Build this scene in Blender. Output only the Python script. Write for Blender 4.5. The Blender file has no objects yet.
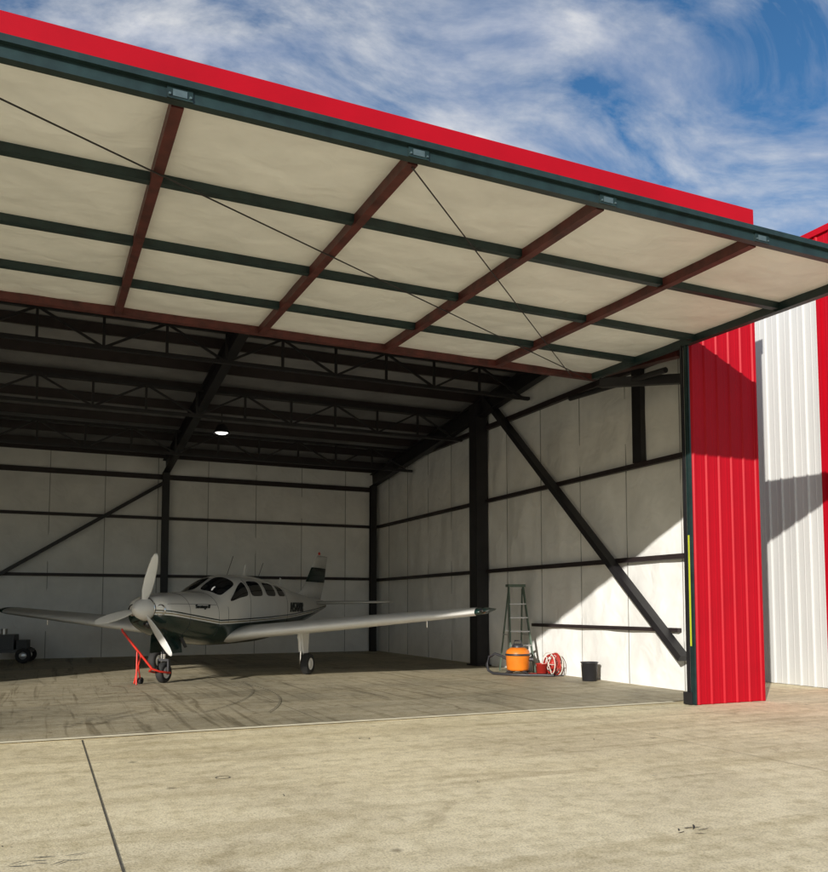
import bpy, math, random
from mathutils import Vector, Matrix, noise
random.seed(4)
scene = bpy.context.scene
R = math.radians

# ---------------------------------------------------------------- materials
def mat(name, col, rough=0.6, metal=0.0, var=0.12, vscale=3.0, bump=0.0, bscale=40.0, spec=0.5, detail=4, emis=None, stretch=(1,1,1), bdist=0.02):
    m = bpy.data.materials.new(name); m.use_nodes = True
    nt = m.node_tree; N = nt.nodes; L = nt.links
    b = N["Principled BSDF"]
    b.inputs["Roughness"].default_value = rough
    b.inputs["Metallic"].default_value = metal
    b.inputs["Specular IOR Level"].default_value = spec
    tc = N.new("ShaderNodeTexCoord")
    mp = N.new("ShaderNodeMapping"); mp.inputs["Scale"].default_value = stretch
    L.new(tc.outputs["Object"], mp.inputs["Vector"])
    n = N.new("ShaderNodeTexNoise"); n.inputs["Scale"].default_value = vscale; n.inputs["Detail"].default_value = detail
    n.inputs["Roughness"].default_value = 0.6
    L.new(mp.outputs[0], n.inputs["Vector"])
    r = N.new("ShaderNodeValToRGB")
    r.color_ramp.elements[0].position = 0.3; r.color_ramp.elements[1].position = 0.7
    r.color_ramp.elements[0].color = (*[c*(1-var) for c in col], 1)
    r.color_ramp.elements[1].color = (*[min(1, c*(1+var)) for c in col], 1)
    L.new(n.outputs["Fac"], r.inputs["Fac"]); L.new(r.outputs["Color"], b.inputs["Base Color"])
    if bump > 0:
        n2 = N.new("ShaderNodeTexNoise"); n2.inputs["Scale"].default_value = bscale; n2.inputs["Detail"].default_value = 2
        n2.inputs["Distortion"].default_value = 0.6
        L.new(mp.outputs[0], n2.inputs["Vector"])
        bp = N.new("ShaderNodeBump"); bp.inputs["Strength"].default_value = bump; bp.inputs["Distance"].default_value = bdist
        L.new(n2.outputs["Fac"], bp.inputs["Height"]); L.new(bp.outputs[0], b.inputs["Normal"])
    if emis:
        b.inputs["Emission Color"].default_value = (*emis[0], 1); b.inputs["Emission Strength"].default_value = emis[1]
    return m

def concrete(name, base, dark, rough, fine=1.0, stain=0.5, tracks=False):
    m = bpy.data.materials.new(name); m.use_nodes = True
    nt = m.node_tree; N = nt.nodes; L = nt.links; b = N["Principled BSDF"]
    tc = N.new("ShaderNodeTexCoord")
    def nz(scale, detail=4, rgh=0.6, st=(1,1,1), dist=0.0, rot=0):
        mp = N.new("ShaderNodeMapping"); mp.inputs["Scale"].default_value = st; mp.inputs["Rotation"].default_value = (0,0,rot)
        L.new(tc.outputs["Object"], mp.inputs["Vector"])
        n = N.new("ShaderNodeTexNoise"); n.inputs["Scale"].default_value = scale; n.inputs["Detail"].default_value = detail
        n.inputs["Roughness"].default_value = rgh; n.inputs["Distortion"].default_value = dist
        L.new(mp.outputs[0], n.inputs["Vector"]); return n.outputs["Fac"]
    def ramp(f, p0, c0, p1, c1):
        r = N.new("ShaderNodeValToRGB"); e = r.color_ramp.elements
        e[0].position = p0; e[0].color = (*c0, 1); e[1].position = p1; e[1].color = (*c1, 1)
        L.new(f, r.inputs["Fac"]); return r.outputs["Color"]
    def mul(a, c, fac=1.0):
        x = N.new("ShaderNodeMix"); x.data_type = 'RGBA'; x.blend_type = 'MULTIPLY'; x.inputs["Factor"].default_value = fac
        L.new(a, x.inputs["A"]); L.new(c, x.inputs["B"]); return x.outputs["Result"]
    c = ramp(nz(0.45, 6, 0.65, dist=0.4), 0.36, dark, 0.58, base)
    c = mul(c, ramp(nz(5.5, 6, 0.72), 0.34, (0.76,0.74,0.68), 0.55, (1,1,1)))
    c = mul(c, ramp(nz(70*fine, 2, 0.7), 0.32, (0.64,0.62,0.58), 0.55, (1,1,1)), 0.85)
    c = mul(c, ramp(nz(1.3, 3, 0.6, (0.10, 2.2, 1)), 0.38, (0.84,0.82,0.77), 0.56, (1,1,1)), 0.85)
    c = mul(c, ramp(nz(1.5, 4, 0.65, dist=1.0), 0.30, (0.50,0.46,0.40), 0.38, (1,1,1)), stain)
    v = N.new("ShaderNodeTexVoronoi"); v.inputs["Scale"].default_value = 1.3
    L.new(tc.outputs["Object"], v.inputs["Vector"])
    c = mul(c, ramp(v.outputs["Distance"], 0.02, (0.3,0.28,0.25), 0.07, (1,1,1)), 0.75)
    if tracks:
        c = mul(c, ramp(nz(2.2, 3, 0.7, (2.2, 0.12, 1), 0.8, R(18)), 0.34, (0.56,0.54,0.50), 0.46, (1,1,1)), 0.85)
    else:
        c = mul(c, ramp(nz(1.6, 3, 0.7, (0.16, 1.8, 1), 0.5, R(-24)), 0.32, (0.74,0.71,0.66), 0.42, (1,1,1)), 0.7)
    L.new(c, b.inputs["Base Color"])
    b.inputs["Roughness"].default_value = rough; b.inputs["Specular IOR Level"].default_value = 0.3
    h = nz(55*fine, 3, 0.75)
    bp = N.new("ShaderNodeBump"); bp.inputs["Strength"].default_value = 0.5; bp.inputs["Distance"].default_value = 0.008
    L.new(h, bp.inputs["Height"]); L.new(bp.outputs[0], b.inputs["Normal"])
    return m

M = {}
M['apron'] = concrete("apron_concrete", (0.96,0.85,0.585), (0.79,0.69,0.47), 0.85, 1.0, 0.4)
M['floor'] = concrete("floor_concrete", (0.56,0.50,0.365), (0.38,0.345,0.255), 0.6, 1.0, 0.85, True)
M['grass'] = mat("dry_grass", (0.16,0.14,0.07), 0.95, var=0.4, vscale=0.6, bump=0.5)
M['joint'] = mat("joint_filler", (0.09,0.08,0.06), 0.9, var=0.4, vscale=6)
M['fjoint'] = mat("saw_cut_joint", (0.40,0.36,0.26), 0.9, var=0.3, vscale=6)
M['scuff'] = mat("tyre_rubber_mark", (0.20,0.18,0.13), 0.9, var=0.5, vscale=30)
M['scuff2'] = mat("dark_scuff", (0.05,0.047,0.04), 0.9, var=0.5, vscale=30)
M['lip'] = mat("pale_slab_edge", (0.85,0.78,0.58), 0.85, var=0.15, vscale=4)
M['red'] = mat("red_painted_steel", (0.40,0.002,0.011), 0.5, var=0.07, vscale=1.2, bump=0.05, bscale=6, spec=.18)
M['whitesteel'] = mat("white_painted_steel", (0.56,0.565,0.555), 0.5, var=0.08, vscale=1.5, bump=0.04, bscale=6, stretch=(1,1,.15))
M['insul'] = mat("white_vinyl_insulation", (0.79,0.79,0.775), 0.45, var=0.09, vscale=1.1, bump=0.7, bscale=2.2, bdist=.05)
M['dinsul'] = mat("door_vinyl_insulation", (0.89,0.90,0.885), 0.45, var=0.07, vscale=1.3, bump=0.55, bscale=2.4, bdist=.05, stretch=(1,1.2,1))
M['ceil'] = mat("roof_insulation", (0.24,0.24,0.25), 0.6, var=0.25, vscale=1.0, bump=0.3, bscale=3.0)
M['black'] = mat("dark_structural_steel", (0.013,0.012,0.014), 0.5, var=0.3, vscale=4)
M['brown'] = mat("dark_oxide_steel", (0.022,0.015,0.016), 0.55, var=0.3, vscale=4)
M['maroon'] = mat("oxide_primer_steel", (0.085,0.019,0.016), 0.55, var=0.5, vscale=5)
M['green'] = mat("dark_green_steel", (0.011,0.027,0.027), 0.4, var=0.35, vscale=5)
M['plate'] = mat("galvanised_plate", (0.12,0.17,0.18), 0.4, 0.5, var=0.2, vscale=8)
M['seam'] = mat("seam_tape", (0.33,0.33,0.32), 0.6)
M['yellow'] = mat("yellow_strip", (0.45,0.50,0.03), 0.5)
M['rubber'] = mat("black_rubber", (0.02,0.02,0.02), 0.8, var=0.2)
M['hose'] = mat("red_hose", (0.45,0.03,0.02), 0.5)
M['orange'] = mat("orange_plastic", (0.75,0.20,0.015), 0.4, var=.15)
M['dplastic'] = mat("dark_plastic", (0.03,0.03,0.035), 0.45)
M['alu'] = mat("aluminium", (0.55,0.55,0.55), 0.35, 0.8, var=0.1)
M['ladder'] = mat("green_fibreglass", (0.09,0.13,0.10), 0.5, var=0.2)
M['chrome'] = mat("chrome", (0.7,0.7,0.7), 0.15, 1.0, var=0.05)
M['towred'] = mat("tow_bar_red", (0.6,0.03,0.015), 0.4)
M['bag'] = mat("cream_plastic", (0.7,0.68,0.6), 0.5)
M['glass'] = mat("tinted_glass", (0.010,0.012,0.015), 0.05, var=0.1, spec=0.8)
M['prop'] = mat("propeller_grey", (0.72,0.72,0.70), 0.3, 0.1, var=0.05)
M['lampw'] = mat("lamp_glow", (0.9,0.9,0.9), 0.5, emis=((1,0.97,0.9), 3.0))
M['offwhite'] = mat("plane_white", (0.80,0.79,0.76), 0.25, var=0.05)
M['dgreen'] = mat("plane_dark_green", (0.008,0.028,0.024), 0.25, var=0.1)
M['letter'] = mat("lettering", (0.015,0.02,0.02), 0.4)

def aircraft_paint():
    m = bpy.data.materials.new("aircraft_paint"); m.use_nodes = True
    nt = m.node_tree; N = nt.nodes; L = nt.links; b = N["Principled BSDF"]
    b.inputs["Roughness"].default_value = 0.22; b.inputs["Coat Weight"].default_value = 0.4
    tc = N.new("ShaderNodeTexCoord"); s = N.new("ShaderNodeSeparateXYZ"); L.new(tc.outputs["Object"], s.inputs[0])
    def math_(op, a, bb):
        n = N.new("ShaderNodeMath"); n.operation = op
        for i, v in enumerate((a, bb)):
            if v is None: continue
            if isinstance(v, (int, float)): n.inputs[i].default_value = v
            else: L.new(v, n.inputs[i])
        return n.outputs[0]
    x = s.outputs['X']; z = s.outputs['Z']
    q = math_('MULTIPLY', x, x)
    line = math_('ADD', math_('MULTIPLY', q, 0.0050), 1.0)
    line = math_('ADD', line, math_('MULTIPLY', math_('GREATER_THAN', x, -0.9), math_('MULTIPLY', math_('ADD', x, 0.9), 0.13)))
    d = math_('SUBTRACT', z, line)
    r = N.new("ShaderNodeValToRGB"); r.color_ramp.interpolation = 'CONSTANT'
    e = r.color_ramp.elements
    g = (0.008,0.028,0.024,1); w = (0.80,0.79,0.76,1)
    e[0].position = 0; e[0].color = g; e[1].position = 0.5; e[1].color = w
    a = e.new(0.52); a.color = (0.28,0.22,0.10,1); a = e.new(0.54); a.color = w
    a = e.new(0.56); a.color = g; a = e.new(0.585); a.color = w
    L.new(math_('ADD', d, 0.5), r.inputs["Fac"])
    n = N.new("ShaderNodeTexNoise"); n.inputs["Scale"].default_value = 3; n.inputs["Detail"].default_value = 4
    L.new(tc.outputs["Object"], n.inputs["Vector"])
    rr = N.new("ShaderNodeValToRGB"); rr.color_ramp.elements[0].color = (0.88,0.87,0.85,1); rr.color_ramp.elements[1].color = (1,1,1,1)
    L.new(n.outputs["Fac"], rr.inputs["Fac"])
    mx = N.new("ShaderNodeMix"); mx.data_type = 'RGBA'; mx.blend_type = 'MULTIPLY'; mx.inputs["Factor"].default_value = 1
    L.new(r.outputs["Color"], mx.inputs["A"]); L.new(rr.outputs["Color"], mx.inputs["B"])
    L.new(mx.outputs["Result"], b.inputs["Base Color"])
    return m
M['paint'] = aircraft_paint()

# ---------------------------------------------------------------- mesh builder
class MB:
    def __init__(s): s.v = []; s.f = []; s.m = []; s.sm = []; s.mats = []
    def mi(s, k):
        if k not in s.mats: s.mats.append(k)
        return s.mats.index(k)
    def add(s, vs, fs, k, smooth=False):
        o = len(s.v); s.v += [tuple(v) for v in vs]; i = s.mi(k)
        for f in fs: s.f.append(tuple(a+o for a in f)); s.m.append(i); s.sm.append(smooth)
    def box(s, x0, x1, y0, y1, z0, z1, k):
        vs = [(x,y,z) for z in (z0,z1) for y in (y0,y1) for x in (x0,x1)]
        s.add(vs, [(0,2,3,1),(4,5,7,6),(0,1,5,4),(2,6,7,3),(0,4,6,2),(1,3,7,5)], k)
    def beam(s, p, q, w, h, k, up=(0,0,1)):
        p = Vector(p); q = Vector(q); d = (q-p).normalized(); u = Vector(up)
        if abs(d.dot(u)) > 0.99: u = Vector((0,1,0))
        sd = d.cross(u).normalized(); u = sd.cross(d).normalized()
        vs = []
        for c in (p, q):
            for a, b in ((-1,-1),(1,-1),(1,1),(-1,1)): vs.append(c+sd*a*w/2+u*b*h/2)
        s.add(vs, [(0,3,2,1),(4,5,6,7),(0,1,5,4),(1,2,6,5),(2,3,7,6),(3,0,4,7)], k)
    def ibeam(s, p, q, w, h, k, up=(0,0,1), t=0.025):
        p = Vector(p); q = Vector(q); d = (q-p).normalized(); u = Vector(up)
        if abs(d.dot(u)) > 0.99: u = Vector((0,1,0))
        sd = d.cross(u).normalized(); u = sd.cross(d).normalized()
        s.beam(p+u*(h/2-t/2), q+u*(h/2-t/2), w, t, k, u)
        s.beam(p-u*(h/2-t/2), q-u*(h/2-t/2), w, t, k, u)
        s.beam(p, q, t, h-2*t-0.002, k, u)
    def tube(s, p, q, r0, k, r1=None, n=12, cap=True):
        r1 = r0 if r1 is None else r1
        p = Vector(p); q = Vector(q); d = (q-p).normalized()
        u = Vector((0,0,1)) if abs(d.z) < 0.9 else Vector((1,0,0))
        a = d.cross(u).normalized(); b = a.cross(d)
        vs = []
        for c, r in ((p,r0),(q,r1)):
            for i in range(n):
                t = 2*math.pi*i/n; vs.append(c+a*math.cos(t)*r+b*math.sin(t)*r)
        s.add(vs, [(i,(i+1)%n,n+(i+1)%n,n+i) for i in range(n)], k, True)
        if cap: s.add(vs, [tuple(range(n-1,-1,-1)), tuple(range(n,2*n))], k)
    def path(s, pts, r, k, n=8):
        pts = [Vector(p) for p in pts]; rings = []
        for i, p in enumerate(pts):
            d = (pts[min(i+1,len(pts)-1)]-pts[max(i-1,0)]).normalized()
            u = Vector((0,0,1)) if abs(d.z) < 0.95 else Vector((1,0,0))
            a = d.cross(u).normalized(); b = a.cross(d)
            rings += [p+a*math.cos(2*math.pi*j/n)*r+b*math.sin(2*math.pi*j/n)*r for j in range(n)]
        fs = [(i*n+j, i*n+(j+1)%n, (i+1)*n+(j+1)%n, (i+1)*n+j) for i in range(len(pts)-1) for j in range(n)]
        s.add(rings, fs, k, True)
    def lathe(s, c, prof, k, axis='Z', n=28):
        c = Vector(c); vs = []
        for r, h in prof:
            for i in range(n):
                t = 2*math.pi*i/n; a, b = r*math.cos(t), r*math.sin(t)
                vs.append(c+Vector({'Z':(a,b,h),'Y':(a,h,b),'X':(h,a,b)}[axis]))
        fs = [(i*n+j, i*n+(j+1)%n, (i+1)*n+(j+1)%n, (i+1)*n+j) for i in range(len(prof)-1) for j in range(n)]
        s.add(vs, fs, k, True)
    def obj(s, name, parent=None):
        me = bpy.data.meshes.new(name); me.from_pydata(s.v, [], s.f)
        for k in s.mats: me.materials.append(M[k])
        me.polygons.foreach_set("material_index", s.m); me.polygons.foreach_set("use_smooth", s.sm)
        me.update()
        o = bpy.data.objects.new(name, me); scene.collection.objects.link(o)
        if parent: o.parent = parent
        return o
def empty(name, loc=(0,0,0), rz=0, sc=1):
    e = bpy.data.objects.new(name, None); scene.collection.objects.link(e)
    e.location = loc; e.rotation_euler = (0,0,rz); e.scale = (sc,)*3; return e

def ribpanel(mb, org, d, nrm, L, z0, z1, k, pitch=0.305, depth=0.022):
    org = Vector(org); d = Vector(d); nrm = Vector(nrm); prof = [(0,0)]
    s = 0.0
    while s < L-1e-4:
        for a, h in ((0.035,0),(0.055,1),(0.085,1),(0.105,0),(0.195,0),(0.205,.12),(0.215,.12),(0.225,0)):
            if s+a < L: prof.append((s+a, h*depth))
        s += pitch
    prof.append((L,0)); n = len(prof); vs = []
    for z in (z0, z1):
        for a, h in prof:
            p = org+d*a+nrm*h; vs.append((p.x,p.y,z))
    mb.add(vs, [(i,i+1,n+i+1,n+i) for i in range(n-1)], k)

def cushion(mb, org, du, dv, nrm, U, V, k, seam, girts, amp=0.08, step=0.11):
    org, du, dv, nrm = map(Vector, (org,du,dv,nrm))
    nu = int(U/step); nv = int(V/step); vs = []
    for j in range(nv+1):
        v = V*j/nv
        lo = max([g for g in girts if g <= v+1e-6], default=0); hi = min([g for g in girts if g > v+1e-6], default=V)
        fv = math.sin(math.pi*(v-lo)/max(hi-lo, .01))**0.6 if hi > lo else 0
        for i in range(nu+1):
            u = U*i/nu; su = abs(math.sin(math.pi*u/seam))**0.45
            w = noise.noise(Vector((u*1.1, v*0.8, 3.1)))*0.6+noise.noise(Vector((u*3.5, v*1.5, 7.7)))*0.35
            vs.append(org+du*u+dv*v+nrm*(amp*su*(0.30+0.70*max(fv,0))*(0.6+w)))
    mb.add(vs, [(j*(nu+1)+i, j*(nu+1)+i+1, (j+1)*(nu+1)+i+1, (j+1)*(nu+1)+i) for j in range(nv) for i in range(nu)], k, True)

# ---------------------------------------------------------------- dimensions
XR, XL = 10.42, -12.0
YB, YF = 26.1, 9.8
ZT = 8.04
def roofz(y): return 6.2+(YB-y)*0.105
JX0, JX1 = -10.6, 9.10

mb = MB(); mb.add([(-1500,-1500,0),(1500,-1500,0),(1500,1500,0),(-1500,1500,0)], [(0,1,2,3)], 'grass'); mb.obj("ground")
mb = MB(); z = .004
mb.add([(-70,-60,z),(70,-60,z),(70,32,z),(-70,32,z)], [(0,1,2,3)], 'apron')
z = .008
def strip(x0,x1,y0,y1,k='joint',zz=None):
    q = z if zz is None else zz
    mb.add([(x0,y0,q),(x1,y0,q),(x1,y1,q),(x0,y1,q)], [(0,1,2,3)], k)
for i in range(-8, 9):
    xx = 0.47+i*6.1
    wd = .006 if i == 0 else .004
    strip(xx-wd, xx+wd, -50, 10.1 if xx < 11 else 31, 'joint' if i == 0 else 'fjoint')
for yy in (2.6,-5,-12.6,-20): strip(-69,69,yy-.004,yy+.004,'fjoint')
def dash(x, y, ang, L, wd, k, zz):
    """thin irregular rubber mark lying on the slab"""
    d = Vector((math.cos(ang),math.sin(ang),0)); nn = Vector((-d.y,d.x,0)); n = 8; vs = []
    for i in range(n+1):
        t = i/n; h = wd*(.15+.85*math.sin(math.pi*t))*(.6+.6*random.random()); c = Vector((x,y,zz))+d*L*(t-.5)+nn*(.15*L*(t-.5)**2)
        vs += [c-nn*h/2, c+nn*h/2]
    mb.add(vs, [(2*i,2*i+2,2*i+3,2*i+1) for i in range(n)], k)
zc_ = .009
for cx0, cy0, s in ((4.03,4.41,.10),(0.05,5.45,.14)):
    for i in range(9): zc_ += .0004; dash(cx0+random.gauss(0,s), cy0+random.gauss(0,s*.5), random.uniform(-.5,.9), random.uniform(.05,.16), .012, 'scuff2', zc_)
for i in range(26):
    zc_ += .0004; dash(random.uniform(-2,9), random.uniform(4.5,9.8), random.uniform(-.4,2.2), random.uniform(.03,.10), .010, 'scuff2' if i % 2 else 'scuff', zc_)
# small round rings left by cans
for x, y in ((1.5,7.4),(3.4,8.9)):
    n = 24; vs = []
    for i in range(n):
        a = 2*math.pi*i/n
        for r in (.055,.066): vs.append((x+r*math.cos(a), y+r*math.sin(a), .0085))
    mb.add(vs, [(2*i,2*i+1,(2*i+3)%(2*n),(2*i+2)%(2*n)) for i in range(n)], 'scuff')
mb.obj("apron_pavement")
mb = MB(); z = .012
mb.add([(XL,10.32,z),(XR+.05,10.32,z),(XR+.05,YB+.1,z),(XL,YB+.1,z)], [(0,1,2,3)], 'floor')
z = .016
strip(XL,XR,10.30,10.318,'joint'); strip(XL,JX1,10.16,10.298,'lip')
for xx in (-3.7,3.4): strip(xx-.004,xx+.004,10.4,YB)
for yy in (14.6,20.4): strip(XL,XR,yy-.003,yy+.003)
zc_ = .0165
for k in range(2):                       # lugged tyre prints just inside the door
    for i in range(14):
        zc_ += .0002; dash(.35+.3*k+i*.07, 11.2+i*.11+.1*math.sin(i*.4), -.5+.02*i, .13, .030, 'scuff', zc_)
for x0, y0, an, nn_ in ((2.2,12.0,.9,30),(3.0,11.6,1.1,30),(5.2,12.6,1.6,24),(-1.2,12.5,.5,26)):
    for i in range(nn_):
        zc_ += .0001; a = an+i*.012; dash(x0+i*.16*math.cos(a), y0+i*.16*math.sin(a), a, .2, .022, 'scuff', zc_)
mb.obj("hangar_floor")

# ---------------------------------------------------------------- hangar
H = empty("hangar")
XO = XR+.10
mb = MB()
ribpanel(mb, (JX1+.03,YF,0), (1,0,0), (0,-1,0), XO-JX1-.03, 0.012, ZT-.30, 'red', pitch=.26, depth=.02)
mb.box(JX1-.0, JX1+.028, YF-.025, YF+.07, 0.012, 5.8, 'green')
mb.box(XO-.03, XO+.012, YF-.03, YF+.10, 0.012, ZT-.30, 'red')
ribpanel(mb, (XL-.15,YF,0), (1,0,0), (0,-1,0), JX0-XL+.15, 0.012, ZT-.30, 'red')
ribpanel(mb, (JX0,YF,0), (1,0,0), (0,-1,0), JX1-JX0+.03, 5.85, ZT-.30, 'red')
mb.box(XL-.2, XO+.02, YF-.06, YF+.22, ZT-.298, ZT, 'red')
mb.obj("front_wall", H)
mb = MB()
mb.box(XL-.15, XR+.06, YF+.103, YF+.14, 5.86, ZT-.31, 'black')
mb.box(JX1+.04, XR+.06, YF+.103, YF+.14, 0.012, 5.85, 'insul')
mb.box(XL-.15, JX0-.01, YF+.103, YF+.14, 0.012, 5.85, 'insul')
ribpanel(mb, (XO,YF+.1,0), (0,1,0), (1,0,0), YB-YF, 0.03, 6.4, 'whitesteel')
for xw in (XR+.05, XL-.13):
    vs = [(x,y,zz) for x in (xw,xw+.045) for (y,zz) in ((YF+.15,0),(YB+.1,0),(YB+.1,roofz(YB)+.01),(YF+.15,roofz(YF)+.01))]
    mb.add(vs, [(0,1,2,3),(7,6,5,4),(0,4,5,1),(1,5,6,2),(2,6,7,3),(3,7,4,0)], 'whitesteel')
mb.box(XL-.15, XR+.1, YB+.11, YB+.2, 0, roofz(YB)+.01, 'whitesteel')
mb.obj("side_and_back_walls", H)
mb = MB()
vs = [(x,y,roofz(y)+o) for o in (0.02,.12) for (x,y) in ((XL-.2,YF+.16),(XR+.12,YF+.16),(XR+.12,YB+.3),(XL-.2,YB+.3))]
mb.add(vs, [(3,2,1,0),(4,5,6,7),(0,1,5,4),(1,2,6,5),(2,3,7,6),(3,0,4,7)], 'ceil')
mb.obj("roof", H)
mb = MB()
gb = [0,2.43,4.2,5.47,6.2]
cushion(mb, (XR+.045,YF+.15,0.01), (0,1,0), (0,0,1), (-1,0,0), YB-YF-.1, 6.15, 'insul', 1.52, [0,2.4,4.2,6.1])
cushion(mb, (XL,YB+.09,0.01), (1,0,0), (0,0,1), (0,-1,0), XR-XL+.05, 6.1, 'insul', 1.52, gb)
cushion(mb, (XL-.05,YF+.15,0.01), (0,1,0), (0,0,1), (1,0,0), YB-YF-.1, 6.15, 'insul', 1.52, [0,2.4,4.2,6.1], step=.3)
mb.add([(XR+.04,YF+.15,6.15),(XR+.04,YB,6.15),(XR+.04,YB,roofz(YB)),(XR+.04,YF+.15,roofz(YF))], [(0,1,2,3)], 'insul')
i = 1
while YF+.15+i*1.52 < YB:
    y = YF+.15+i*1.52; mb.box(XR+.026,XR+.04,y-.011,y+.011,.02,6.14,'seam'); i += 1
i = 1
while XL+i*1.52 < XR:
    x = XL+i*1.52; mb.box(x-.011,x+.011,YB+.070,YB+.084,.02,6.1,'seam'); i += 1
mb.obj("wall_insulation", H)

mb = MB()
fx = [10.2, 3.4, -3.75, -10.9]
for x in fx:
    mb.ibeam((x,YF+.35,roofz(YF+.35)-.42), (x,YB-.1,roofz(YB)-.42), .2, .42, 'black')
    mb.ibeam((x,YB-.14,0), (x,YB-.14,roofz(YB)-.6), .2, .2, 'black', up=(0,1,0))
mb.box(XR-.36, XR-.03, 18.4, 18.8, 0.03, roofz(18.6)-.25, 'black')
mb.box(XR-.4, XR-.02, 18.3, 18.9, 0.013, 0.045, 'black')
mb.box(XL+.03, XL+.36, 18.4, 18.8, 0.01, roofz(18.6)-.25, 'black')
mb.box(JX1+.06, JX1+.3, YF+.145, YF+.22, 0.013, 7.0, 'black')
mb.ibeam((JX0,YF+.45,6.45),(XR,YF+.45,6.45),.25,.5,'brown')
for zz, h in ((2.4,.09),(4.2,.09),(6.1,.12)):
    mb.box(XR-.10, XR-.005, YF+.5, 18.38, zz-h/2, zz+h/2, 'brown'); mb.box(XR-.10, XR-.005, 18.82, YB-.1, zz-h/2, zz+h/2, 'brown')
    mb.box(XL+.005, XL+.10, YF+.2, YB-.1, zz-h/2, zz+h/2, 'brown')
mb.box(XR-.09, XR-.005, 11.5, 16.3, 1.05, 1.12, 'brown')
mb.box(XR-.12, XR-.005, 12.35, 12.6, 4.25, 6.05, 'black')
mb.beam((XR-.2,18.35,6.95),(XR-.2,11.25,0.60), .12, .2, 'black', up=(1,0,0))
for zz, h in ((2.43,.09),(4.2,.09),(5.47,.15),(6.12,.12)):
    mb.box(XL, XR-.05, YB-.04, YB+.04, zz-h/2, zz+h/2, 'brown')
mb.beam((3.3,YB-.2,5.25),(-3.7,YB-.2,0.7), .1, .16, 'black', up=(0,1,0))
mb.obj("steel_frame", H)
mb = MB()
y = YF+.7
while y < YB:
    z1 = roofz(y)
    mb.box(XL, XR, y-.035, y+.035, z1-.21, z1-.0, 'brown'); y += 1.35
for ty in (12.9, 16.3, 19.7, 23.0):
    zt = roofz(ty)-.24; zb = zt-.62
    mb.box(XL, XR-.1, ty-.05, ty+.05, zt-.035, zt+.035, 'black'); mb.box(XL, XR-.1, ty-.05, ty+.05, zb-.035, zb+.035, 'black')
    x = XL+.3; i = 0
    while x < XR-1.3:
        mb.beam((x,ty,zb),(x,ty,zt),.05,.05,'black')
        if i % 2: mb.beam((x,ty,zb),(x+1.15,ty,zt),.045,.045,'black')
        else: mb.beam((x,ty,zt),(x+1.15,ty,zb),.045,.045,'black')
        x += 1.15; i += 1
mb.obj("roof_purlins", H)
mb = MB()
mb.box(JX1-.015, JX1-.002, YF+.0, YF+.04, 0.03, 5.6, 'green')
mb.box(JX1-.025, JX1-.016, YF+.01, YF+.035, 0.9, 2.6, 'yellow')
mb.box(JX1-.04, JX1-.003, YF+.072, YF+.10, 0.03, 5.6, 'black')
mb.box(JX1-.07, JX1-.026, YF+.01, YF+.16, 0.017, 0.2, 'black')
mb.obj("door_track", H)
mb = MB()
mb.tube((3.9,20,6.25),(3.9,20,5.9),.01,'black'); mb.lathe((3.9,20,5.7),[(.02,.24),(.1,.2),(.2,.02),(.205,0)],'black'); mb.lathe((3.9,20,5.7),[(0.001,-.02),(.10,-.01),(.15,.02)],'lampw')
mb.obj("high_bay_lamp")

# ---------------------------------------------------------------- door
D = empty("hangar_door")
DY0, DY1 = 6.5, 12.25; dsl = 0.0275
def dz(y, o=0): return 5.485+(y-6.55)*dsl+o
mull = [9.12]+[7.1-2.07*i for i in range(9)]
DXL = mull[-1]
hor = [8.0, 9.6, 11.0]
mb = MB()
for x in mull:
    k = 'maroon' if x < 9 else 'green'
    mb.beam((x,DY0+.08,dz(DY0,.075)),(x,DY1,dz(DY1,.075)),.10,.13,k)
mb.beam((DXL-.06,DY1,dz(DY1,.075)),(9.18,DY1,dz(DY1,.075)),.11,.134,'maroon')
for y in hor:
    mb.beam((DXL,y,dz(y,.085)),(9.1,y,dz(y,.085)),.035,.085,'green')
    mb.beam((DXL,y+.03,dz(y,.038)),(9.1,y+.03,dz(y,.038)),.09,.008,'green')
mb.beam((DXL-.06,DY0,dz(DY0,.05)),(9.18,DY0,dz(DY0,.05)),.08,.10,'green')
mb.beam((DXL-.06,DY0-.03,dz(DY0,.125)),(9.18,DY0-.03,dz(DY0,.125)),.11,.05,'green')
mb.obj("door_frame", D)
mb = MB()
for x in mull[1:]:
    mb.box(x-.10, x+.10, DY0-.052, DY0-.042, dz(DY0,.002), dz(DY0,.096), 'green')
    mb.box(x-.055, x+.055, DY0-.058, DY0-.053, dz(DY0,.02), dz(DY0,.075), 'plate')
    for sx in (-.08,.08):
        mb.tube((x+sx,DY0-.066,dz(DY0,.03)),(x+sx,DY0-.05,dz(DY0,.03)),.010,'plate',n=6)
mb.obj("door_brackets", D)
mb = MB()
ys = [DY0]+hor+[DY1]
xs = sorted(mull)
for a in range(len(xs)-1):
    for b in range(4):
        x0, x1, y0, y1 = xs[a], xs[a+1], ys[b], ys[b+1]; nu, nv = 26, 20; vs = []
        sd = random.random()*50
        for j in range(nv+1):
            for i in range(nu+1):
                u, v = i/nu, j/nv; x = x0+(x1-x0)*u; y = y0+(y1-y0)*v
                e = (math.sin(math.pi*u)*math.sin(math.pi*v))
                w = .035*(e**.5)+.032*e**.4*(noise.noise(Vector((x*1.1+sd,y*1.5,0)))+.45*noise.noise(Vector((x*3+sd,y*4,2))))
                vs.append((x,y,dz(y,.125)-max(w,-.01)))
        mb.add(vs, [(j*(nu+1)+i, (j+1)*(nu+1)+i, (j+1)*(nu+1)+i+1, j*(nu+1)+i+1) for j in range(nv) for i in range(nu)], 'dinsul', True)
mb.obj("door_insulation", D)
mb = MB()
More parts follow.
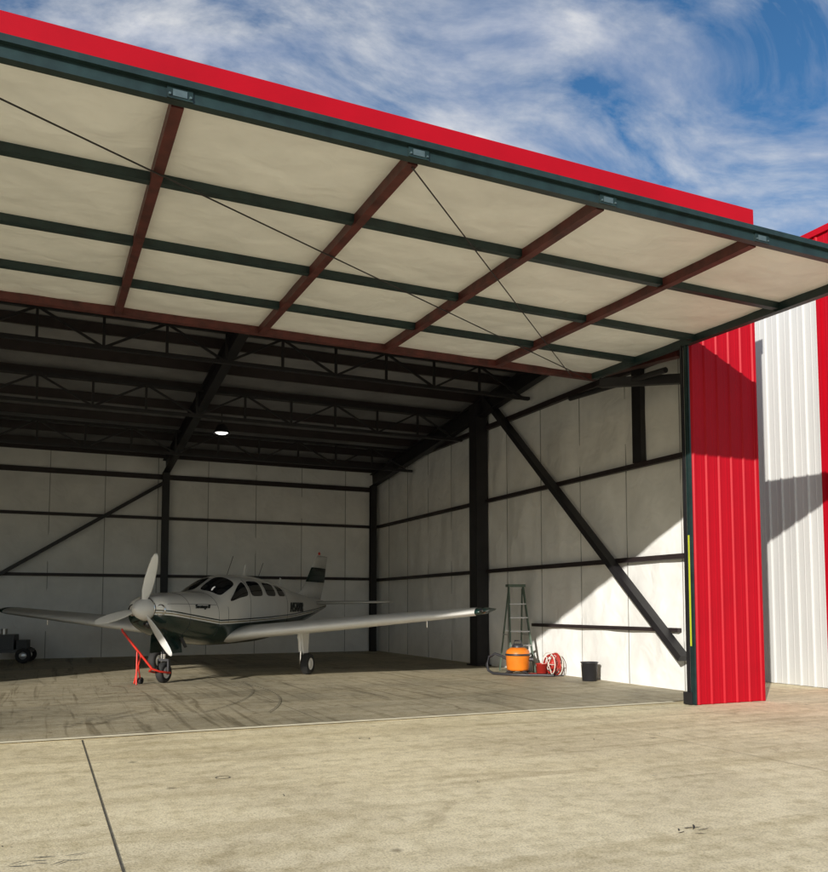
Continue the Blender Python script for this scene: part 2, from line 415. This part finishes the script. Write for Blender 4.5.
vs = [(x,y,dz(y,o)) for o in (.1505,.165) for (x,y) in ((DXL-.06,DY0-.075),(9.18,DY0-.075),(9.18,DY1+.05),(DXL-.06,DY1+.05))]
mb.add(vs, [(3,2,1,0),(4,5,6,7),(0,1,5,4),(1,2,6,5),(2,3,7,6),(3,0,4,7)], 'green')
mb.obj("door_skin", D)
mb = MB()
def rod(x0,y0,x1,y1): mb.tube((x0,y0,dz(y0,-.01)),(x1,y1,dz(y1,-.01)),.008,'black',n=6)
rod(-1.17,6.6,9.05,12.2); rod(2.96,6.6,8.6,12.15)
mb.obj("door_bracing_cables", D)
mb = MB()
mb.beam((9.05,11.9,5.5),(9.7,10.5,5.3),.12,.16,'black')
mb.beam((9.45,12.3,5.9),(9.45,10.3,5.7),.16,.22,'maroon')
mb.tube((9.3,13.2,5.55),(9.3,10.5,5.4),.05,'black')
mb.obj("door_pivot_arm", D)

# ---------------------------------------------------------------- neighbouring hangar
H2 = empty("hangar.001")
mb = MB(); NX = 13.2
ribpanel(mb, (NX,10.7,0), (0,1,0), (-1,0,0), 18, 0.012, 7.35, 'whitesteel', depth=.034)
ribpanel(mb, (NX,9.75,0), (0,1,0), (-1,0,0), .95, 0.012, 7.35, 'red')
ribpanel(mb, (NX-.002,9.75,0), (0,1,0), (-1,0,0), 19.15, 7.352, 8.5, 'red')
mb.box(NX-.045,NX+.1,10.66,10.74,0.02,7.34,'red')
mb.box(NX-.06,NX+.2,9.66,28.9,8.5,8.62,'red')
mb.box(NX-.05,NX+.05,9.66,9.74,0.02,8.5,'red')
ribpanel(mb, (NX+.05,9.72,0), (1,0,0), (0,-1,0), 1.4, 0.012, 8.5, 'red')
mb.box(NX+.05,NX+20,9.76,9.9,6,8.5,'red')
mb.box(NX+1.5,NX+20,9.78,9.88,0,6,'whitesteel')
mb.box(NX+.01,NX+20,28.8,28.9,0,8.5,'whitesteel')
mb.box(NX+.01,NX+20,9.9,28.8,8.2,8.3,'whitesteel')
mb.obj("walls", H2)

# ---------------------------------------------------------------- aircraft
A = empty("propeller_aircraft", (2.24,16.87,0.012), R(-130.3), 1.12)
ST = [(.58,1.14,1.45,.2),(.53,1.02,1.49,.36),(.42,.92,1.53,.44),(.1,.80,1.57,.5),(-.5,.68,1.60,.56),(-.95,.63,1.62,.60),(-1.3,.60,1.77,.62),(-1.75,.59,1.93,.63),(-2.4,.59,1.98,.63),(-3.3,.61,1.94,.61),(-4.1,.69,1.83,.54),(-5.0,.84,1.70,.41),(-6.0,1.02,1.59,.26),(-6.9,1.2,1.52,.12),(-7.4,1.3,1.47,.04)]
def sec(x):
    if x >= ST[0][0]: return ST[0][1:]
    for i in range(len(ST)-1):
        if ST[i][0] >= x >= ST[i+1][0]:
            p0, p1, p2, p3 = ST[max(i-1,0)], ST[i], ST[i+1], ST[min(i+2,len(ST)-1)]
            t = (x-p1[0])/(p2[0]-p1[0]); out = []
            for c in (1,2,3):
                m1 = (p2[c]-p0[c])/(p2[0]-p0[0])*(p2[0]-p1[0]); m2 = (p3[c]-p1[c])/(p3[0]-p1[0])*(p2[0]-p1[0])
                out.append((2*t**3-3*t*t+1)*p1[c]+(t**3-2*t*t+t)*m1+(-2*t**3+3*t*t)*p2[c]+(t**3-t*t)*m2)
            return out
    return ST[-1][1:]
def surf(x, ph, off=0):
    b, t, hw = sec(x); zc = (b+t)/2; hh = (t-b)/2; n = 2.45
    c, s = math.cos(ph), math.sin(ph)
    y = hw*math.copysign(abs(c)**(2/n), c); z_ = hh*math.copysign(abs(s)**(2/n), s)
    l = math.hypot(y, z_) or 1
    return Vector((x, y*(1+off/l), zc+z_*(1+off/l)))
mb = MB(); NS, NP = 150, 64; vs = []
for i in range(NS+1):
    f = i/NS; x = .58-7.98*(f**1.15)
    for j in range(NP): vs.append(surf(x, 2*math.pi*j/NP))
mb.add(vs, [(i*NP+j, i*NP+(j+1)%NP, (i+1)*NP+(j+1)%NP, (i+1)*NP+j) for i in range(NS) for j in range(NP)], 'paint', True)
mb.add(vs[:NP], [tuple(range(NP))], 'dplastic'); mb.add(vs[-NP:], [tuple(range(NP))], 'paint')
mb.obj("fuselage", A)
def patch(mb, quad, k, off=.008, pw=4):
    n = 12; vs = []
    for j in range(n+1):
        for i in range(n+1):
            u, v = 2*i/n-1, 2*j/n-1
            m = max(abs(u), abs(v)); l = (abs(u)**pw+abs(v)**pw)**(1/pw)
            sc = m/l if l > 0 else 0; u2, v2 = (u*sc+1)/2, (v*sc+1)/2
            (x0,p0),(x1,p1),(x2,p2),(x3,p3) = quad
            x = (1-v2)*((1-u2)*x0+u2*x1)+v2*((1-u2)*x3+u2*x2); p = (1-v2)*((1-u2)*p0+u2*p1)+v2*((1-u2)*p3+u2*p2)
            vs.append(surf(x, R(p), off))
    mb.add(vs, [(j*(n+1)+i, j*(n+1)+i+1, (j+1)*(n+1)+i+1, (j+1)*(n+1)+i) for j in range(n) for i in range(n)], k, True)
mb = MB()
for sg in (1,-1):
    def mq(q): return q if sg == 1 else [(x,180-p) for x,p in q]
    for q in ([(-1.0,88),(-1.05,42),(-1.66,46),(-1.66,88)],
              [(-1.2,20),(-1.97,17),(-1.94,49),(-1.68,41)],
              [(-2.07,17),(-2.60,17),(-2.60,48),(-2.07,49)],
              [(-2.76,18),(-3.24,19),(-3.24,48),(-2.76,48)],
              [(-3.38,20),(-3.80,23),(-3.74,46),(-3.38,48)]):
        patch(mb, mq(q), 'glass', pw=5)
mb.obj("windows", A)
mb = MB()
def seamline(pts, w=.006):
    mb.path([surf(x, R(p), .002) for x, p in pts], w, 'dplastic', 4)
for q in ([(-1.16,a) for a in range(-10,18,4)], [(-2.02,a) for a in range(-20,60,5)], [(.0,a) for a in range(-60,241,10)], [(-.85,a) for a in range(-40,221,10)], [(-2.9-.05*i,-22) for i in range(20)], [(-3.88,a) for a in range(-22,50,6)]):
    seamline(q, .0035)
seamline([(.5-.07*i, 25) for i in range(20)], .0035)
mb.obj("panel_seams", A)
mb = MB()
mb.lathe((0,0,1.29), [(.19,.585),(.185,.64),(.165,.72),(.12,.81),(.06,.88),(.001,.905)], 'offwhite', 'X')
mb.lathe((0,0,1.29), [(.001,.59),(.2,.59),(.2,.605),(.19,.61)], 'chrome', 'X')
for al in (75,194,307):
    a = R(al); er = Vector((0,math.cos(a),math.sin(a))); et = Vector((0,-math.sin(a),math.cos(a))); ex = Vector((1,0,0)); c0 = Vector((.68,0,1.29))
    rs = [(.1,.08,50,.05),(.2,.11,42,.035),(.32,.165,34,.026),(.5,.18,26,.02),(.7,.165,20,.016),(.85,.13,16,.012),(.93,.09,14,.01),(.965,.03,13,.006)]
    vs = []; n = 12
    for r, ch, tw, th in rs:
        t = R(tw); cd = et*math.cos(t)+ex*math.sin(t); nd = er.cross(cd)
        for i in range(n):
            q = 2*math.pi*i/n; vs.append(c0+er*r+cd*(ch/2*math.cos(q))+nd*(th/2*math.sin(q)))
    mb.add(vs, [(i*n+j, i*n+(j+1)%n, (i+1)*n+(j+1)%n, (i+1)*n+j) for i in range(len(rs)-1) for j in range(n)]+[tuple(range((len(rs)-1)*n, len(rs)*n))], 'prop', True)
mb.obj("propeller", A)
mb = MB()
for sg in (1,-1):
    vs = []; n = 20
    for kk, (rr, xo) in enumerate(((1.08,.0),(.92,.012),(.86,-.02))):
        for i in range(n):
            q = 2*math.pi*i/n; yy = sg*.275+.085*rr*math.cos(q); zz = 1.27+.085*rr*math.sin(q)*1.1
            vs.append((.565+xo-.10*(abs(yy)-.2), yy, zz))
    mb.add(vs, [(i,(i+1)%n,n+(i+1)%n,n+i) for i in range(n)], 'chrome', True)
    mb.add(vs[n:], [(i,(i+1)%n,n+(i+1)%n,n+i) for i in range(n)]+[tuple(range(n,2*n))], 'dplastic')
    mb.tube((-.1,sg*.25,.82),(-.25,sg*.27,.62),.03,'dplastic')
mb.lathe((.53,0,1.04),[(.001,.03),(.06,.02),(.08,-.02)],'glass','X')
mb.beam((-2.9,0,1.95),(-3.0,0,2.2),.02,.08,'offwhite',up=(1,0,0)); mb.beam((-4.6,0,1.7),(-4.7,0,1.98),.02,.07,'offwhite',up=(1,0,0))
mb.tube((-2.0,.1,1.95),(-2.25,.1,2.35),.006,'black',n=6); mb.tube((-3.7,-.1,1.88),(-4.0,-.1,2.3),.006,'black',n=6)
mb.lathe((-7.0,0,2.68),[(.03,-.02),(.03,.03),(.001,.06)],'towred','Z',n=10)
mb.obj("fittings", A)
def foil(n=18, t=.15):
    pts = []
    for i in range(n+1):
        x = .5*(1-math.cos(math.pi*i/n)); y = 5*t*(.2969*math.sqrt(x)-.126*x-.3516*x*x+.2843*x**3-.1036*x**4); pts.append((x,y,.02*math.sin(math.pi*x)))
    return [(x,c+y) for x,y,c in pts]+[(x,c-y) for x,y,c in reversed(pts[1:-1])]
def loft(mb, secs, k, vertical=False, t=.15):
    F = foil(t=t); n = len(F); vs = []
    for s_, le, ch, z_, th in secs:
        for fx_, fy in F:
            if vertical: vs.append((le-fx_*ch, fy*ch*th, z_))
            else: vs.append((le-fx_*ch, s_, z_+fy*ch*th))
    fs = [(i*n+j, i*n+(j+1)%n, (i+1)*n+(j+1)%n, (i+1)*n+j) for i in range(len(secs)-1) for j in range(n)]
    mb.add(vs, fs+[tuple(range((len(secs)-1)*n, len(secs)*n)), tuple(range(n-1,-1,-1))], k, True)
for sg, nm in ((1,"left_wing"),(-1,"right_wing")):
    mb = MB()
    W = [(.35,-1.3,2.05,.76,1),(.9,-1.52,1.78,.83,1),(2.5,-1.6,1.66,.98,1),(5.15,-1.84,1.06,1.225,.95)]
    loft(mb, [(sg*a,b,c,d,e) for a,b,c,d,e in W], 'offwhite')
    loft(mb, [(sg*5.152,-1.84,1.06,1.226,.96),(sg*5.3,-1.9,.98,1.245,.85),(sg*5.36,-2.02,.82,1.27,.5),(sg*5.38,-2.2,.6,1.29,.2)], 'dgreen')
    mb.beam((-2.78,sg*.8,.77),(-2.78,sg*2.8,.965),.012,.02,'dplastic'); mb.beam((-2.72,sg*2.9,.97),(-2.62,sg*5.0,1.18),.012,.02,'dplastic')
    mb.lathe((-1.84,sg*5.27,1.26),[(.001,.03),(.03,.015),(.04,-.04)],'glass','X',n=12)
    mb.tube((-2.1,sg*4.2,1.11),(-2.1,sg*4.2,.94),.012,'chrome',n=6)
    mb.obj(nm, A)
mb = MB()
for sg in (1,-1): loft(mb, [(0,-6.35,.85,1.42,.7),(sg*1.95,-6.5,.66,1.44,.6),(sg*2.0,-6.6,.5,1.445,.25)], 'offwhite')
mb.obj("horizontal_tail", A)
mb = MB()
loft(mb, [(0,-5.2,1.9,1.5,.3),(0,-5.85,1.36,1.72,.55),(0,-6.15,1.2,1.95,.6)], 'offwhite', True, t=.11)
loft(mb, [(0,-6.152,1.198,1.952,.61),(0,-6.5,.95,2.32,.6)], 'dgreen', True, t=.11)
loft(mb, [(0,-6.502,.948,2.322,.6),(0,-6.8,.74,2.60,.6),(0,-6.88,.66,2.64,.3)], 'offwhite', True, t=.11)
mb.obj("vertical_fin", A)
def wheel(mb, c, r, w):
    mb.lathe(c, [(r*.55,-w*.45),(r*.85,-w*.5),(r*.97,-w*.32),(r,0),(r*.97,w*.32),(r*.85,w*.5),(r*.55,w*.45)], 'rubber', 'Y')
    mb.lathe(c, [(.001,w*.40),(r*.3,w*.42),(r*.35,w*.3),(r*.56,w*.44)], 'offwhite', 'Y'); mb.lathe(c, [(.001,-w*.40),(r*.3,-w*.42),(r*.56,-w*.44)], 'offwhite', 'Y')
mb = MB()
for sg in (1,-1):
    y = sg*1.7; wheel(mb, (-2.35,y,.21), .21, .16)
    mb.tube((-2.3,y-sg*.14,.86),(-2.35,y-sg*.14,.45),.05,'offwhite'); mb.tube((-2.35,y-sg*.14,.46),(-2.35,y-sg*.14,.2),.032,'chrome')
    mb.tube((-2.35,y-sg*.16,.21),(-2.35,y+sg*.06,.21),.025,'chrome')
    mb.beam((-2.28,y-sg*.17,.72),(-2.62,y-sg*.25,.9),.04,.04,'offwhite')
    mb.beam((-2.42,y-sg*.16,.5),(-2.5,y-sg*.16,.36),.03,.03,'chrome'); mb.beam((-2.5,y-sg*.16,.36),(-2.4,y-sg*.16,.23),.03,.03,'chrome')
    mb.add([(-2.16,y-sg*.06,.88),(-2.54,y-sg*.06,.88),(-2.47,y-sg*.05,.42),(-2.24,y-sg*.05,.42),(-2.16,y-sg*.045,.88),(-2.54,y-sg*.045,.88),(-2.47,y-sg*.035,.42),(-2.24,y-sg*.035,.42)],
           [(0,1,2,3),(7,6,5,4),(0,4,5,1),(1,5,6,2),(2,6,7,3),(3,7,4,0)],'offwhite')
wheel(mb, (0,0,.18), .18, .13)
mb.tube((-.02,0,.9),(0,0,.5),.045,'dplastic'); mb.tube((0,0,.52),(0,0,.4),.03,'chrome')
mb.beam((0,-.1,.40),(0,.1,.40),.06,.04,'dplastic')
for sg in (1,-1):
    mb.beam((0,sg*.095,.42),(0,sg*.095,.15),.05,.03,'dplastic',up=(0,1,0))
    mb.add([(.18,sg*.14,.86),(-.28,sg*.14,.78),(-.24,sg*.2,.52),(.12,sg*.2,.52),(.18,sg*.15,.86),(-.28,sg*.15,.78),(-.24,sg*.21,.52),(.12,sg*.21,.52)],
           [(0,1,2,3),(7,6,5,4),(0,4,5,1),(1,5,6,2),(2,6,7,3),(3,7,4,0)],'dgreen')
mb.beam((-.04,0,.62),(-.45,0,.75),.04,.05,'dplastic')
mb.obj("landing_gear", A)
def text(s, size, x, z_, parent, shear=0.2, bold=.02):
    c = bpy.data.curves.new("registration_text", 'FONT'); c.body = s; c.size = size; c.extrude = .012; c.align_x = 'CENTER'; c.shear = shear; c.offset = size*bold
    c.materials.append(M['letter'])
    o = bpy.data.objects.new("registration_lettering", c); scene.collection.objects.link(o); o.parent = parent
    b, t, hw = sec(x); n = 2.45; zz = z_+size*.35; zc = (b+t)/2; hh = (t-b)/2
    b2, t2, hw2 = sec(x-.4); b3, t3, hw3 = sec(x+.4)
    slope = math.atan2(hw3-hw2, .8)
    y = hw*(1-min(.99,abs((zz-zc)/hh))**n)**(1/n)
    y = max(y, hw*.97)
    o.location = (x, y+.004, z_); o.rotation_euler = (R(90), 0, R(180)+slope)
    return o
text("N578AR", .29, -4.55, 1.22, A)
text("Saratoga II", .10, -.36, 1.30, A, bold=0)

T = empty("tow_bar", (2.24,16.87,0.012), R(-130.3), 1.12)
mb = MB()
for sg in (1,-1): mb.path([(0,sg*.13,.18),(.1,sg*.14,.19),(.28,sg*.1,.22),(.36,0,.27)], .018, 'towred')
mb.tube((.34,0,.26),(.62,-.42,.92),.02,'towred'); mb.tube((.48,-.52,.94),(.76,-.32,.94),.018,'towred')
mb.tube((.45,-.16,.5),(.42,-.3,.02),.014,'towred'); mb.tube((.50,-.2,.56),(.62,-.12,.02),.014,'towred'); mb.tube((.43,-.26,.2),(.59,-.14,.2),.012,'towred')
mb.lathe((.3,-.26,.06),[(.02,-.03),(.055,-.03),(.06,0),(.055,.03),(.02,.03)],'rubber','Y',n=16); mb.tube((.3,-.26,.06),(.45,-.2,.3),.012,'towred')
mb.obj("bar", T)

def ladder(loc, rz):
    E = empty("step_ladder", loc, rz); mb = MB(); Hh = 1.95
    for sg in (1,-1):
        mb.beam((sg*.28,-.48,0),(sg*.17,0,Hh),.07,.03,'ladder',up=(1,0,0)); mb.beam((sg*.26,.48,0),(sg*.16,.04,Hh-.05),.05,.025,'ladder',up=(1,0,0))
        mb.beam((sg*.24,-.25,.85),(sg*.24,.28,.85),.012,.02,'alu')
        mb.box(sg*.28-.04,sg*.28+.04,-.52,-.44,0,.03,'rubber')
    for i in range(1,6):
        f = i/6.3; w = .28-.11*f; y = -.48*(1-f); mb.beam((-w,y,Hh*f),(w,y,Hh*f),.09,.025,'alu')
        if i % 2: mb.beam((-w+.02,.48*(1-f)+.02,Hh*f),(w-.02,.48*(1-f)+.02,Hh*f),.03,.02,'alu')
    mb.box(-.2,.2,-.1,.16,Hh-.01,Hh+.05,'ladder')
    mb.obj("frame", E)
ladder((9.95,16.35,.013), R(-14))

V = empty("shop_vacuum", (9.62,15.75,.013), R(-40), 1.12); mb = MB()
mb.lathe((0,0,0),[(.001,.08),(.2,.08),(.22,.12),(.235,.36),(.24,.37)],'orange')
mb.lathe((0,0,0),[(.24,.37),(.25,.375),(.25,.40),(.235,.41)],'dplastic')
mb.lathe((0,0,0),[(.235,.41),(.22,.47),(.15,.52),(.10,.53),(.001,.53)],'orange')
mb.lathe((0,0,0),[(.11,.52),(.11,.57),(.07,.6),(.001,.6)],'dplastic')
for i in range(4):
    a = R(45+90*i); mb.tube((.1*math.cos(a),.1*math.sin(a),.08),(.25*math.cos(a),.25*math.sin(a),.06),.03,'dplastic'); mb.lathe((.26*math.cos(a),.26*math.sin(a),.035),[(.02,-.02),(.035,-.015),(.035,.015),(.02,.02)],'rubber','Y',n=12)
mb.tube((.22,0,.3),(.3,0,.3),.04,'dplastic')
hp = [(-.22,0,.3),(-.32,-.02,.36),(-.44,-.06,.40),(-.55,-.1,.34),(-.60,-.12,.2),(-.56,-.15,.08),(-.45,-.22,.03),(-.25,-.34,.03),(0,-.42,.03),(.25,-.44,.03),(.5,-.38,.03),(.75,-.42,.03)]
mb.path(hp, .026, 'dplastic')
mb.path([(-.08,0,.58),(-.06,0,.66),(.06,0,.66),(.08,0,.58)],.014,'dplastic')
mb.obj("canister", V)

mb = MB(); pts = []
for i in range(150):
    t = i*.21; r = .2+.03*math.sin(t*1.7); pts.append((0.10*math.sin(t*.31), r*math.cos(t)*1.05, .25+r*math.sin(t)))
c = empty("hose_reel", (10.12,15.15,.013), 0); mb.path(pts, .013, 'hose', 6)
mb.lathe((.0,0,.25),[(.10,-.07),(.11,-.07),(.11,.07),(.10,.07)],'hose','X')
for xx in (-.1,.1):
    mb.path([(xx,.25*math.cos(a*math.pi/12),.25+.25*math.sin(a*math.pi/12)) for a in range(25)],.01,'bag',6)
    for a in (0,60,120): mb.tube((xx,.25*math.cos(R(a)),.25+.25*math.sin(R(a))),(xx,-.25*math.cos(R(a)),.25-.25*math.sin(R(a))),.008,'bag',n=6)
mb.beam((0,-.2,.01),(0,.2,.01),.3,.02,'dplastic')
mb.path([(0,.2,.1),(-.1,.4,.02),(-.3,.5,.02),(-.4,.3,.02),(-.45,.0,.02)],.012,'hose',6)
mb.obj("coil", c)
def bucket(loc, r, h, k, name):
    E = empty(name, loc); mb = MB()
    mb.lathe((0,0,0),[(.001,.004),(r*.86,.004),(r*.98,h*.96),(r*1.05,h*.96),(r*1.05,h),(r*.95,h),(r*.84,.02),(.001,.02)],k)
    mb.path([(r*math.cos(a),.0+.03,h-.02-abs(math.sin(a))*r*.7) for a in [math.pi*i/12 for i in range(13)]],.006,'alu',6)
    mb.obj("pail", E)
bucket((10.1,13.8,.013), .17, .38, 'dplastic', "bucket")
bucket((9.95,15.3,.013), .13, .26, 'hose', "bucket.001")
C = empty("wheeled_cart", (-.75,24.6,.013), R(-10)); mb = MB()
mb.box(-.7,.6,-.35,.35,.28,.36,'dplastic'); mb.box(-.55,.2,-.3,.3,.362,.75,'dplastic'); mb.box(.25,.5,-.25,.25,.362,.6,'black')
for x in (-.5,.45):
    for sy in (-.38,.38):
        mb.lathe((x,sy,.2),[(.001,-.05),(.12,-.05),(.19,-.05),(.2,0),(.19,.05),(.12,.05),(.001,.05)],'rubber','Y',n=20)
        mb.lathe((x,sy,.2),[(.001,-.06),(.09,-.055),(.1,-.045)],'alu','Y',n=16)
mb.tube((-.65,-.25,.36),(-.85,-.25,1.0),.02,'alu'); mb.tube((-.65,.25,.36),(-.85,.25,1.0),.02,'alu'); mb.tube((-.85,-.25,1.0),(-.85,.25,1.0),.02,'alu')
mb.tube((-.1,0,.75),(-.1,0,.9),.08,'alu')
mb.obj("body", C)

# ---------------------------------------------------------------- light, sky
sd = Vector((1.15,1.0,-.485)).normalized()
sun = bpy.data.lights.new("sun", 'SUN'); sun.energy = 5.0; sun.angle = R(.5); sun.color = (1,.95,.86)
so = bpy.data.objects.new("sun", sun); scene.collection.objects.link(so); so.rotation_euler = sd.to_track_quat('-Z','Y').to_euler()
w = bpy.data.worlds.new("World"); scene.world = w; w.use_nodes = True
nt = w.node_tree; N = nt.nodes; L = nt.links; bg = N["Background"]; bg.inputs["Strength"].default_value = .15
sky = N.new("ShaderNodeTexSky"); sky.sky_type = 'NISHITA'; sky.sun_disc = False
sky.sun_elevation = math.asin(-sd.z); sky.sun_rotation = math.atan2(-sd.x, -sd.y) % (2*math.pi)
sky.air_density = 1.0; sky.dust_density = 0.4; sky.ozone_density = 3.0
hs = N.new("ShaderNodeHueSaturation"); hs.inputs["Saturation"].default_value = 1.2; hs.inputs["Value"].default_value = .80
L.new(sky.outputs[0], hs.inputs["Color"])
tc = N.new("ShaderNodeTexCoord"); sp = N.new("ShaderNodeSeparateXYZ"); L.new(tc.outputs["Generated"], sp.inputs[0])
def mth(op, a, b=None):
    n = N.new("ShaderNodeMath"); n.operation = op
    for i, v in enumerate((a,b)):
        if v is None: continue
        if isinstance(v,(int,float)): n.inputs[i].default_value = v
        else: L.new(v, n.inputs[i])
    return n.outputs[0]
zz = mth('ADD', mth('MAXIMUM', sp.outputs['Z'], 0.0), .25)
cx = mth('DIVIDE', sp.outputs['X'], zz); cy = mth('DIVIDE', sp.outputs['Y'], zz)
cb = N.new("ShaderNodeCombineXYZ"); L.new(cx, cb.inputs[0]); L.new(cy, cb.inputs[1])
def cnoise(scale, loc, sc, det, rg, dist):
    mp = N.new("ShaderNodeMapping"); mp.inputs["Rotation"].default_value = (0,0,R(20)); mp.inputs["Scale"].default_value = sc; mp.inputs["Location"].default_value = loc
    L.new(cb.outputs[0], mp.inputs["Vector"])
    n1 = N.new("ShaderNodeTexNoise"); n1.inputs["Scale"].default_value = scale; n1.inputs["Detail"].default_value = det; n1.inputs["Roughness"].default_value = rg; n1.inputs["Distortion"].default_value = dist
    L.new(mp.outputs[0], n1.inputs["Vector"]); return n1.outputs["Fac"]
f1 = cnoise(2.0, (5.3,2.2,0), (1.4,2.2,1), 10, .60, .45)
cr = N.new("ShaderNodeValToRGB"); e = cr.color_ramp.elements
e[0].position = .41; e[0].color = (0,0,0,1); e[1].position = .66; e[1].color = (.97,.97,.97,1); q = e.new(.52); q.color = (.42,.42,.42,1)
L.new(f1, cr.inputs["Fac"])
# cloud body brightness varies: bright crests, grey-blue undersides
f2 = cnoise(3.4, (1.3,7.2,0), (1.2,2.0,1), 7, .6, .3)
cc = N.new("ShaderNodeValToRGB"); e = cc.color_ramp.elements
e[0].position = .36; e[0].color = (.50,.57,.74,1); e[1].position = .60; e[1].color = (1,1,1,1)
L.new(f2, cc.inputs["Fac"])
cm = N.new("ShaderNodeVectorMath"); cm.operation = 'SCALE'; cm.inputs["Scale"].default_value = 5.4; L.new(cc.outputs["Color"], cm.inputs[0])
mx = N.new("ShaderNodeMix"); mx.data_type = 'RGBA'
L.new(cr.outputs["Color"], mx.inputs["Factor"]); L.new(hs.outputs[0], mx.inputs["A"]); L.new(cm.outputs[0], mx.inputs["B"]); L.new(mx.outputs["Result"], bg.inputs["Color"])

cam = bpy.data.cameras.new("camera"); co = bpy.data.objects.new("camera", cam); scene.collection.objects.link(co)
co.location = (0,0,1.5); co.rotation_euler = (R(94), 0, R(-24.3))
cam.sensor_fit = 'HORIZONTAL'; cam.sensor_width = 36; cam.lens = 826/828*36; cam.shift_y = 113/828; cam.clip_end = 5000
scene.camera = co
scene.view_settings.view_transform = 'Standard'; scene.view_settings.look = 'None'; scene.view_settings.exposure = 0
